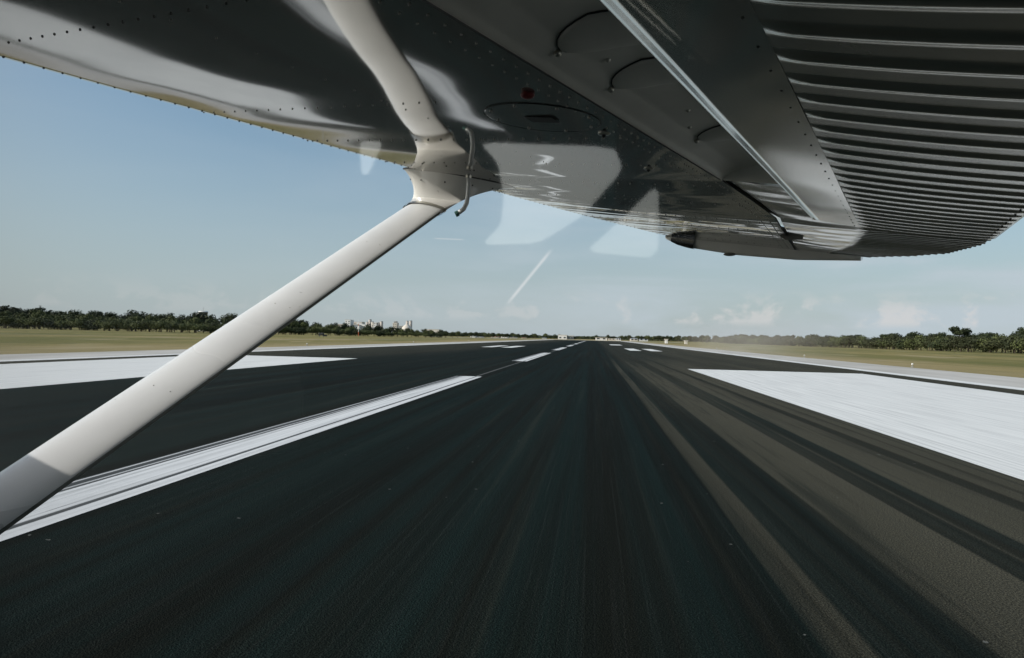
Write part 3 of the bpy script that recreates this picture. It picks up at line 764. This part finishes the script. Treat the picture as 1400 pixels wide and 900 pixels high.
# round inspection cover with a square opening
ic = bmesh.new(); (ca, cv), CR_ = fit(.66, 1.09), .120; CT = tl(ca)
ring = [A(ca+CR_*math.cos(t), cv+CR_*math.sin(t), .2490+tl(ca+CR_*math.cos(t))) for t in [2*PI*k/64 for k in range(64)]]
ring2 = [A(ca+(CR_-.004)*math.cos(t), cv+(CR_-.004)*math.sin(t), .2486+tl(ca+CR_*math.cos(t))) for t in [2*PI*k/64 for k in range(64)]]
vs = grid(ic, [ring, ring2], True); ic.faces.new(vs[1])
icv = build('inspection_cover', ic, M['wing'], wing)
bm = bmesh.new(); tube(bm, ring+[ring[0]], .0007, 6, False); build('cover_seam', bm, M['dark'], wing, True)
bm = bmesh.new(); grid(bm, [[A(ca-.035, cv-.02, .2462+CT), A(ca+.03, cv-.025, .2462+CT)], [A(ca-.028, cv+.028, .2462+CT), A(ca+.034, cv+.022, .2462+CT)]]); build('cover_opening', bm, M['dark'], wing)
bm = bmesh.new()
for k in range(8): rivet(bm, A(ca+.107*math.cos(k*PI/4), cv+.107*math.sin(k*PI/4), .2484+tl(ca+.107*math.cos(k*PI/4))), .0035)
build('cover_screws', bm, M['rivet'], wing)
bm = bmesh.new(); bmesh.ops.create_uvsphere(bm, u_segments=16, v_segments=8, radius=.013, matrix=Matrix.Translation(A(*fit(.592, .925), .247+tl(.68))) @ Matrix.Diagonal((1, 1, .5, 1))); build('drain_cap', bm, M['red'], wing, True)
for a_, v_ in (fit(.588, 1.205), fit(.648, 1.60)):
    bm = bmesh.new(); bmesh.ops.create_uvsphere(bm, u_segments=16, v_segments=6, radius=.014, matrix=Matrix.Translation(A(a_, v_, .249+tl(a_))) @ Matrix.Diagonal((1, 1, .25, 1))); build('drain_plate', bm, M['steel'], wing, True)
    bm = bmesh.new(); bmesh.ops.create_uvsphere(bm, u_segments=10, v_segments=6, radius=.005, matrix=Matrix.Translation(A(a_, v_, .245+tl(a_)))); build('drain_valve', bm, M['dark'], wing, True)

# lift strut: streamlined section
ST0 = Vector((1.322, .315, -.688)); ST1 = Vector((1.628, 1.955, .115))
def strut_ring(c, chord, th, ax=1., n=40):
    d = (ST1-ST0).normalized()
    ch = Vector((1, 0, 0)); ch = (ch-d*ch.dot(d)).normalized(); tn = d.cross(ch)
    out = []
    for k in range(n):
        t = 2*PI*k/n; x = math.cos(t); y = math.sin(t)
        prof = y*(1+.35*x) if True else y
        out.append(c+ch*chord/2*x+tn*th/2*prof)
    return out
def W(p): return A(p.x, p.y, p.z)
CH, TH = .160, .050
bm = bmesh.new(); grid(bm, [[W(p) for p in strut_ring(ST0.lerp(ST1, k/30), CH, TH)] for k in range(31)], True)
strut = build('lift_strut', bm, M['strut'], AC_, True)
# trailing edge strip with seams
d_ = (ST1-ST0).normalized(); ch_ = Vector((1, 0, 0)); ch_ = (ch_-d_*ch_.dot(d_)).normalized(); tn_ = d_.cross(ch_)
bm = bmesh.new(); tube(bm, [W(ST0.lerp(ST1, t)-ch_*(CH/2-.004)) for t in (.02, .5, .985)], .0045, 8); build('trailing_strip', bm, M['rubber'], strut, True)
for t_ in (.12, .34, .56, .80):      # flush fasteners in pairs along the strut
    for c_ in (-.25, .30):
        bm = bmesh.new(); rg = strut_ring(ST0.lerp(ST1, t_), CH, TH); k_ = 30 if c_ > 0 else 26
        for kk in (k_, (40-k_) % 40): rivet(bm, W(rg[kk]), .0016)
        build('fastener', bm, M['rivet'], strut)
bm = bmesh.new()
for sg in (1,):
    pts_ = []
    for q_ in range(2):
        rg = strut_ring(ST0.lerp(ST1, .03+.95*q_), CH*1.001, TH*1.004); pts_.append(W(rg[(16 if sg > 0 else 24)]))
    tube(bm, pts_, .0009, 6)
build('seam', bm, M['rubber'], strut)
# cuff fairing at the wing: lofts from the strut section into a flared foot under the wing
foot = []
for k in range(40):
    t = 2*PI*k/40; u_, w_ = .29*math.cos(t), .115*math.sin(t)
    foot.append(t)
bm = bmesh.new(); rows = []
fc = Vector((1.60, 2.115, .2560))
for i in range(15):
    f = i/14; e = f**1.6
    r0 = strut_ring(ST1.lerp(fc, f*.55), CH*1.05, TH*1.12)
    row = []
    for k in range(40):
        t = 2*PI*k/40
        ft = fc+Vector((math.cos(t)*.15-math.sin(t)*-.02, math.cos(t)*-.09+math.sin(t)*-.185, 0))
        ft.x += .0
        p = r0[k].lerp(ft, e); 
        if f == 1: p = ft
        row.append(W(p))
    rows.append(row)
grid(bm, rows, True); fair = build('strut_fairing', bm, M['fair'], AC_, True)
bm = bmesh.new(); grid(bm, [[W(p) for p in strut_ring(ST1-d_*.012, CH*1.09, TH*1.2)], [W(p) for p in strut_ring(ST1+d_*.006, CH*1.10, TH*1.22)]], True); build('cuff_seam', bm, M['steel'], fair, True)
bm = bmesh.new(); tube(bm, [p-AN*.001 for p in rows[-1]]+[rows[-1][0]-AN*.001], .0022, 6, False); build('foot_seam', bm, M['rivetdark'], fair, True)
bm = bmesh.new()
for k in range(0, 40, 4): rivet(bm, rows[11][k], .0034)
build('fairing_screws', bm, M['rivetdark'], fair)
# fuel vent tube behind the cuff
bm = bmesh.new()
def pix(x, y, t):
    d = CR*((x-700)/933)+CU*((450-y)/933)+CF; return d*t
VT = 2.2
pts = [(1.437, 1.937, .252), (1.43, 1.936, .217), (1.426, 1.934, .182), (1.426, 1.931, .151), (1.431, 1.925, .130), (1.445, 1.914, .113)]
tube(bm, [A(*p) for p in pts], .0078, 10); vt = build('vent_tube', bm, M['strut'], AC_, True)
bm = bmesh.new(); p = A(1.436, 1.937, .238); tube(bm, [p, p+AN*.010], .0105, 10); build('collar', bm, M['steel'], vt)
bm = bmesh.new(); tube(bm, [A(1.444, 1.915, .114), A(1.451, 1.909, .108)], .0105, 10); build('nozzle', bm, M['teal'], vt)

# fuselage below and ahead of the cabin window (outside this frame, carries strut and wing)
bm = bmesh.new()
def hull_section(a, w, top, bot, vc=-.25):
    pts = []
    for k in range(13):
        t = PI*k/12; x = math.cos(t); y = math.sin(t)
        pts.append(A(a, vc+w*(abs(x)**.35)*(1 if x > 0 else -1), top-(top-bot)*(abs(y)**.45)))
    return pts
grid(bm, [hull_section(a, w, tp, bt) for a, w, tp, bt in ((-2.6, .36, -.30, -.75), (-1.5, .54, -.38, -.95), (-.5, .57, -.44, -1.08), (.3, .57, -.5, -1.1), (.8, .57, -.62, -1.1), (1.2, .57, -.6, -1.1), (1.4, .56, -.45, -1.08))])
build('fuselage', bm, M['hull'], AC_, True)
bm = bmesh.new(); rows = []
for a, w, tp, bt in ((1.4, .53, -.24, -1.06), (1.9, .53, -.235, -1.02), (2.5, .50, -.25, -.92), (2.95, .42, -.32, -.8), (3.1, .3, -.4, -.7)):
    row = []
    for k in range(24):
        t = 2*PI*k/24; x = math.cos(t); y = math.sin(t)
        row.append(A(a, -.22+w*abs(x)**.4*(1 if x > 0 else -1), (tp+bt)/2+(tp-bt)/2*abs(y)**.5*(1 if y > 0 else -1)))
    rows.append(row)
grid(bm, rows, True); bm.faces.new([bm.verts.new(p) for p in rows[-1]]); bm.faces.new([bm.verts.new(p) for p in rows[0]])
build('engine_cowling', bm, M['hull'], AC_, True)
bm = bmesh.new(); tube(bm, [A(1.38, .29, -.30), A(1.15, .28, .25)], .025, 10); build('windscreen_post', bm, M['hull'], AC_, True)
bm = bmesh.new(); tube(bm, [A(-.62, .30, -.40), A(-.55, .28, .25)], .035, 10); build('door_post', bm, M['hull'], AC_, True)

# the cabin the photograph was taken from: dark lining, added front blocker, window pane, openings of the windows opposite
VO = -.78
def add_panel(bm, outline, holes=(), v=VO):
    es = []
    def soften(p):      # window corners are rounded
        for _ in range(2):
            p = [q for i in range(len(p)) for q in ((lerp(p[i][0], p[(i+1) % len(p)][0], .12), lerp(p[i][1], p[(i+1) % len(p)][1], .12)), (lerp(p[i][0], p[(i+1) % len(p)][0], .88), lerp(p[i][1], p[(i+1) % len(p)][1], .88)))]
        return p
    for loop in (outline, *[soften(h) for h in holes]):
        vs = [bm.verts.new(A(a, v, n)) for a, n in loop]
        es += [bm.edges.new((vs[i], vs[(i+1) % len(vs)])) for i in range(len(vs))]
    bmesh.ops.triangle_fill(bm, edges=es, use_beauty=True, use_dissolve=False)
bm = bmesh.new()
add_panel(bm, [(-1.2, -.6), (1.62, -.6), (1.62, .247), (-1.2, .247)],
    [[(.947, .243), (.89, .198), (.862, .125), (.86, .062), (.905, .011), (.758, .029), (.66, .096), (.583, .198), (.609, .243)],
     [(.503, .176), (.575, .093), (.64, .025), (.479, .028)], [(1.328, .236), (1.245, .236), (1.284, .152), (1.309, .151)]])
for q in (((-1.2, VO, -.6), (1.62, VO, -.6), (1.62, .26, -.6), (-1.2, .26, -.6)), ((-1.2, VO, .247), (1.62, VO, .247), (1.62, .26, .247), (-1.2, .26, .247)),
          ((-1.2, VO, -.6), (-1.2, VO, .247), (-1.2, .26, .247), (-1.2, .26, -.6)), ((1.62, VO, -.6), (1.62, VO, .247), (1.62, .26, .247), (1.62, .26, -.6))):  # last quad: added front blocker across the windscreen, keeps the pane reflection dark
    bm.faces.new([bm.verts.new(A(*p)) for p in q])
build('cabin_lining_and_blocker', bm, M['lining'], AC_)
bm = bmesh.new(); add_panel(bm, [(-.58, -.55), (1.4, -.55), (1.4, .244), (-.58, .244)], v=.262); build('cabin_window', bm, M['pane'], AC_)

# ------------------------------------------------------------------ sky, sun
SUN_AZ, SUN_EL = -110., 25.     # azimuth from +Y towards +X
w = bpy.data.worlds.new('World'); sc.world = w; w.use_nodes = True
t = NT.__new__(NT); t.t = w.node_tree; t.L = t.t.links
bg = t.t.nodes['Background']
sky = t.t.nodes.new('ShaderNodeTexSky'); sky.sky_type = 'NISHITA'; sky.sun_disc = False
sky.sun_elevation = R(SUN_EL); sky.sun_rotation = R(SUN_AZ); sky.air_density = 1.1; sky.dust_density = .3; sky.ozone_density = 1.6
co = t.t.nodes.new('ShaderNodeTexCoord').outputs['Generated']
x, y, z = t.sep(co)
cl = t.noise(t.mapping(co, (6, 6, 9), (2.3, .4, .2)), 2.6, 7, .6, .3)
up = t.step(z, .018, .03); dn = t.step(z, .075, .038)
right = t.step(x, -.35, .35, .25, 1.)
m1 = t.math('MULTIPLY', t.math('MULTIPLY', up, dn), t.math('MULTIPLY', t.step(cl, .49, .60), right))
veil = t.noise(t.mapping(co, (1.2, 1.2, 6), (.3, .8, 0)), 2.6, 6, .55, .4)
m2 = t.math('MULTIPLY', t.math('MULTIPLY', t.step(veil, .38, .7), t.step(z, .5, .05)), t.step(x, -.5, .35, .08, .9))
hz = t.step(z, .40, -.03, 0, .9)
def contrail(p0, p1, width):
    a = (CR*((p0[0]-700)/933)+CU*((450-p0[1])/933)+CF).normalized(); b = (CR*((p1[0]-700)/933)+CU*((450-p1[1])/933)+CF).normalized()
    n = a.cross(b).normalized(); mid = (a+b).normalized(); half = a.dot(mid)
    def dot(vec):
        o = t.t.nodes.new('ShaderNodeVectorMath'); o.operation = 'DOT_PRODUCT'; t.L.new(co, o.inputs[0]); o.inputs[1].default_value = vec; return o.outputs['Value']
    return t.math('MULTIPLY', t.step(t.math('ABSOLUTE', dot(n)), width, 0), t.step(dot(mid), half, 1-(1-half)*.3))
ct1 = contrail((757, 338), (690, 420), .0040); ct2 = contrail((590, 326), (638, 328), .0016)
c = t.mix(1., sky.outputs[0], (1.0, 1.17, 1.20), 'MULTIPLY')
c = t.mix(hz, c, (4.15, 4.85, 5.35))
c = t.mix(m2, c, (5.3, 6.1, 6.7))
c = t.mix(t.math('MULTIPLY', m1, .6), c, (7.2, 7.0, 6.9))
c = t.mix(t.math('MULTIPLY', ct1, .45), c, (9, 9, 9)); c = t.mix(t.math('MULTIPLY', ct2, .35), c, (8, 8, 8))
sdir = (math.sin(R(SUN_AZ))*math.cos(R(SUN_EL)), math.cos(R(SUN_AZ))*math.cos(R(SUN_EL)), math.sin(R(SUN_EL)))
o = t.t.nodes.new('ShaderNodeVectorMath'); o.operation = 'DOT_PRODUCT'; t.L.new(co, o.inputs[0]); o.inputs[1].default_value = sdir
glow = t.math('MULTIPLY', t.math('POWER', t.math('MAXIMUM', o.outputs['Value'], 0), 4.), t.step(z, -.02, .05))
c = t.mix(1., c, t.mix(glow, (0, 0, 0), (19, 17.5, 15)), 'ADD')   # bright aureole around the hazy sun
t.L.new(c, bg.inputs[0]); bg.inputs[1].default_value = .104
sd = bpy.data.lights.new('sun', 'SUN'); sd.energy = 3.7; sd.angle = R(.53); sd.color = (1, .96, .90)
so = bpy.data.objects.new('sun', sd); C.objects.link(so)
dirv = Vector((math.sin(R(SUN_AZ))*math.cos(R(SUN_EL)), math.cos(R(SUN_AZ))*math.cos(R(SUN_EL)), math.sin(R(SUN_EL))))
so.rotation_euler = dirv.to_track_quat('Z', 'Y').to_euler(); so.location = (0, 0, 30)

# ------------------------------------------------------------------ camera
cd = bpy.data.cameras.new('camera'); cam = bpy.data.objects.new('camera', cd); C.objects.link(cam); sc.camera = cam
cd.sensor_width = 36; cd.lens = 36*933/1400; cd.clip_start = .02; cd.clip_end = 20000
m = Matrix((CR, CU, -CF)).transposed().to_4x4(); m.translation = Vector((0, 0, EYE)); cam.matrix_world = m
sc.view_settings.view_transform = 'Standard'; sc.view_settings.look = 'None'; sc.view_settings.exposure = 0; sc.view_settings.gamma = 1
sc.render.resolution_x = 1024; sc.render.resolution_y = 658
sc.cycles.max_bounces = 6
